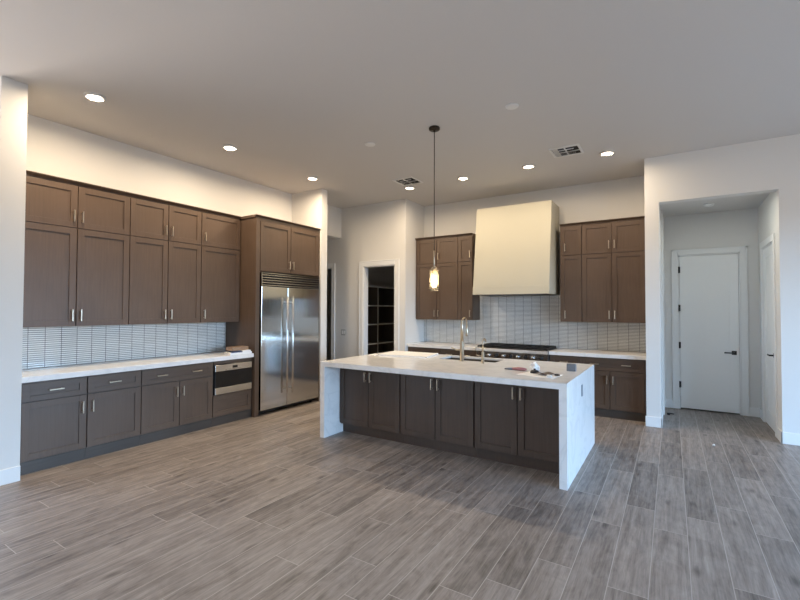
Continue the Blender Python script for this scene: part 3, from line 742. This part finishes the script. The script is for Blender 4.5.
# ---- things on the left counter beside the tall cabinet
sheet([(-5.075, 3.73), (-5.075, 4.085), (-5.29, 4.09), (-5.30, 3.80)], .915, .03, 'papers', PAPER, 'loose stack of white papers on the left counter by the tall cabinet', 'papers')
sheet([(-5.085, 3.76), (-5.085, 3.93), (-5.22, 3.95), (-5.22, 3.82)], .9455, .012, 'brochure', BLUEP, 'navy printed brochure on top of the white papers', 'brochure')
sheet([(-5.08, 3.935), (-5.08, 4.07), (-5.24, 4.08), (-5.235, 3.96)], .9455, .022, 'card_stack', PAPER, 'white card stack beside the navy brochure under the brown samples', 'cards')
sheet([(-5.13, 3.80), (-5.13, 4.07), (-5.29, 4.085), (-5.29, 3.82)], .968, .048, 'wood_sample', BOXBR, 'brown wooden sample box on top of the papers on the left counter', 'sample')

# ================================================================== pendant
root = thing('pendant_lamp', 'single clear glass pendant lamp on a thin dark stem above the island', 'pendant lamp', (-2.243, 4.271, 1.757))
px, py = -2.243, 4.271
MB().lathe([(0, 0), (.056, 0), (.062, -.008), (.062, -.026), (.056, -.032), (.012, -.034), (.010, -.05), (0, -.05)], (px, py, ZC), 32).build('canopy', BRONZE, root)
MB().cyl(.0045, (px, py, 2.21), ZC - .05 - 2.21).build('cord', BRONZE, root)
MB().cyl(.008, (px, py, 2.02), .19).lathe([(0, .03), (.012, .03), (.030, .018), (.034, 0), (.034, -.02), (.022, -.024), (.020, -.075), (0, -.075)], (px, py, 2.0), 24).build('socket_stem', BRASS, root)
ro, ri = .051, .0465
MB().lathe([(.034, 1.998), (ro - .01, 1.998), (ro, 1.988), (ro, 1.757), (ri, 1.757), (ri, 1.984), (ri - .008, 1.992), (.034, 1.992), (.034, 1.998)], (px, py, 0), 40).build('glass_shade', GLASS, root)
bl = MB().lathe([(0, 1.795), (.016, 1.798), (.025, 1.815), (.026, 1.84), (.023, 1.89), (.014, 1.925), (0, 1.93)], (px, py, 0), 20).build('bulb', BULB, root)

# ================================================================== ceiling fixtures
def ring_of(name):
    return None
dl_labels = ['recessed downlight above the left end of the left wall cabinets, nearest the viewer',
             'recessed downlight above the middle of the left wall cabinets',
             'recessed downlight in front of the tall fridge surround',
             'recessed downlight just below the small square vent, near the pantry corner',
             'recessed downlight between the hanging lamp cord and the range hood',
             'recessed downlight above the right part of the range hood',
             'recessed downlight right of the larger square vent, nearest the right wall']
def make_downlight(x, y, label):
    r = thing('recessed_downlight', label, 'downlight', (x, y, ZC - .01), 'recessed ceiling downlights')
    MB().lathe([(.062, -.002), (.066, -.008), (.088, -.005), (.090, .0095), (.062, .0095), (.062, -.002)], (x, y, ZC - .01), 32).build('trim_ring', PLASTIC, r)
    MB().lathe([(0, .006), (.0615, .006), (.0615, .009), (0, .009)], (x, y, ZC - .01), 32).build('lens', LENS, r)
    return r
proto = make_downlight(*DOWN[0], dl_labels[0])
for (x, y), lb in list(zip(DOWN, dl_labels))[1:]:
    r = proto.copy(); COL.objects.link(r); r.location = (x, y, ZC - .01); r['label'] = lb
    for ch in list(proto.children):
        c = ch.copy(); COL.objects.link(c); c.parent = r
r = proto.copy(); COL.objects.link(r); r.location = (HALL_FILL[0], HALL_FILL[1], HALL_FILL[2] - .01)  # fixture added for the unseen hall fill lamp
r['label'] = 'added unseen downlight on the hall ceiling just behind the opening header'
for ch in list(proto.children):
    c = ch.copy(); COL.objects.link(c); c.parent = r
for (x, y), lb in (((-3.149, 4.283), 'round white blank ceiling cover left of the hanging lamp canopy'), ((-1.341, 4.23), 'round white blank ceiling cover right of the hanging lamp canopy')):
    o = MB().lathe([(0, -.014), (.05, -.014), (.062, -.010), (.065, -.001), (0, -.001)], (x, y, ZC), 32).build('ceiling_cover', PLASTIC)
    tag(center(o), lb, 'ceiling cover', 'blank ceiling covers')
def make_vent(x, y, s, label):
    r = thing('ceiling_vent', label, 'vent', (x, y, ZC - .012), 'ceiling air vents')
    h = s / 2; z = ZC
    mb = MB(); b = .03
    mb.box(x - h, x + h, y - h, y - h + b, z - .010, z - .001, .002).box(x - h, x + h, y + h - b, y + h, z - .010, z - .001, .002)
    mb.box(x - h, x - h + b, y - h + b, y + h - b, z - .010, z - .001, .002).box(x + h - b, x + h, y - h + b, y + h - b, z - .010, z - .001, .002)
    mb.box(x - .008, x + .008, y - h + b, y + h - b, z - .010, z - .003)
    mb.box(x - h + b, x + h - b, y + h * .15 - .006, y + h * .15 + .006, z - .010, z - .003)
    mb.build('vent_frame', PLASTIC, r)
    bx(x - h + b, x + h - b, y - h + b, y + h - b, z - .0025, z - .001).build('vent_opening', DARK, r)
    mb = MB()
    def fin(ax, a0, a1, p, tilt):
        if ax == 'x': mb.prism([(p, z - .0035), (p + .003, z - .0035), (p + .003 + tilt, z - .014), (p + tilt, z - .014)], a0, a1, 'x')
        else: mb.prism([(p, z - .0035), (p + .003, z - .0035), (p + .003 + tilt, z - .014), (p + tilt, z - .014)], a0, a1, 'y')
    for k in range(6): fin('x', x - h * .55, x + h * .55, y + h * .19 + k * .021 * s / .36, -.030)
    for k in range(1): fin('x', x - h * .55, x + h * .55, y - h * .35, .003)
    for k in range(4): fin('y', y - h + b, y + h - b, x - h * .82 + k * .016, .020)
    mb.box(x - h + b, x + h - b, y - h + b, y - h + b + .02, z - .009, z - .004)
    mb.build('vent_louvres', PLASTIC, r)
    return r
make_vent(-1.13, 5.80, .37, 'larger square ceiling vent with dark slots near the hood')
make_vent(-3.555, 5.85, .37, 'smaller looking square ceiling vent above the pantry corner downlight')
root = thing('smoke_detector', 'round white smoke detector on the hall ceiling in front of the white door', 'smoke detector', (.461, 7.44, ZHC))
MB().lathe([(0, -.034), (.035, -.034), (.052, -.028), (.062, -.012), (.066, -.001), (0, -.001)], (.461, 7.44, ZHC), 32).build('detector_body', PLASTIC, root)
MB().lathe([(0, -.040), (.014, -.040), (.016, -.034), (0, -.034)], (.461, 7.44, ZHC), 20).build('test_button', PLASTIC, root)

# ---- light switch on the pantry wall
root = thing('light_switch', 'grey double light switch on the wall left of the pantry door', 'switch', (-5.63, YP - .006, 1.02))
bx(-5.69, -5.575, YP - .007, YP - .001, 1.02, 1.14, bev=.002).build('switch_plate', plain('grey_plate', (.42, .42, .40), .5, noise=.03), root)
for a in (-5.668, -5.620): bx(a, a + .034, YP - .011, YP - .006, 1.045, 1.115, bev=.0015).build('rocker', PLASTIC, root)

# ---- door stop wire on the hall floor
root = thing('door_stop', 'small black door stop on the hall floor by the left jamb', 'door stop', (-.02, 7.55, 0))
MB().cyl(.02, (-.05, 7.55, .0), .03).build('stop_base', BLACK, root)
MB().tube([(-.05, 7.55, .02), (.02, 7.55, .02)], [.009, .007], 10).build('stop_arm', BLACK, root)
tag(center(MB().lathe([(0, 0), (.012, 0), (.014, .006), (.008, .014), (0, .015)], (.395, 6.13, .0005), 12).build('floor_spacer', PLASTIC)), 'tiny white spacer lying on the floor before the hall opening', 'spacer')

# ================================================================== pantry shelving
root = thing('pantry_shelving', 'pale built-in shelving with shade-darkened boards on the pantry left wall, seen through the open doorway', 'shelving', (-5.58, 7.9, 0))
bx(-5.758, -5.745, 6.93, 9.09, .02, 2.045).build('back_panel', PANEL, root)  # backing and boards carry the shade colour, only the edge strips stay pale
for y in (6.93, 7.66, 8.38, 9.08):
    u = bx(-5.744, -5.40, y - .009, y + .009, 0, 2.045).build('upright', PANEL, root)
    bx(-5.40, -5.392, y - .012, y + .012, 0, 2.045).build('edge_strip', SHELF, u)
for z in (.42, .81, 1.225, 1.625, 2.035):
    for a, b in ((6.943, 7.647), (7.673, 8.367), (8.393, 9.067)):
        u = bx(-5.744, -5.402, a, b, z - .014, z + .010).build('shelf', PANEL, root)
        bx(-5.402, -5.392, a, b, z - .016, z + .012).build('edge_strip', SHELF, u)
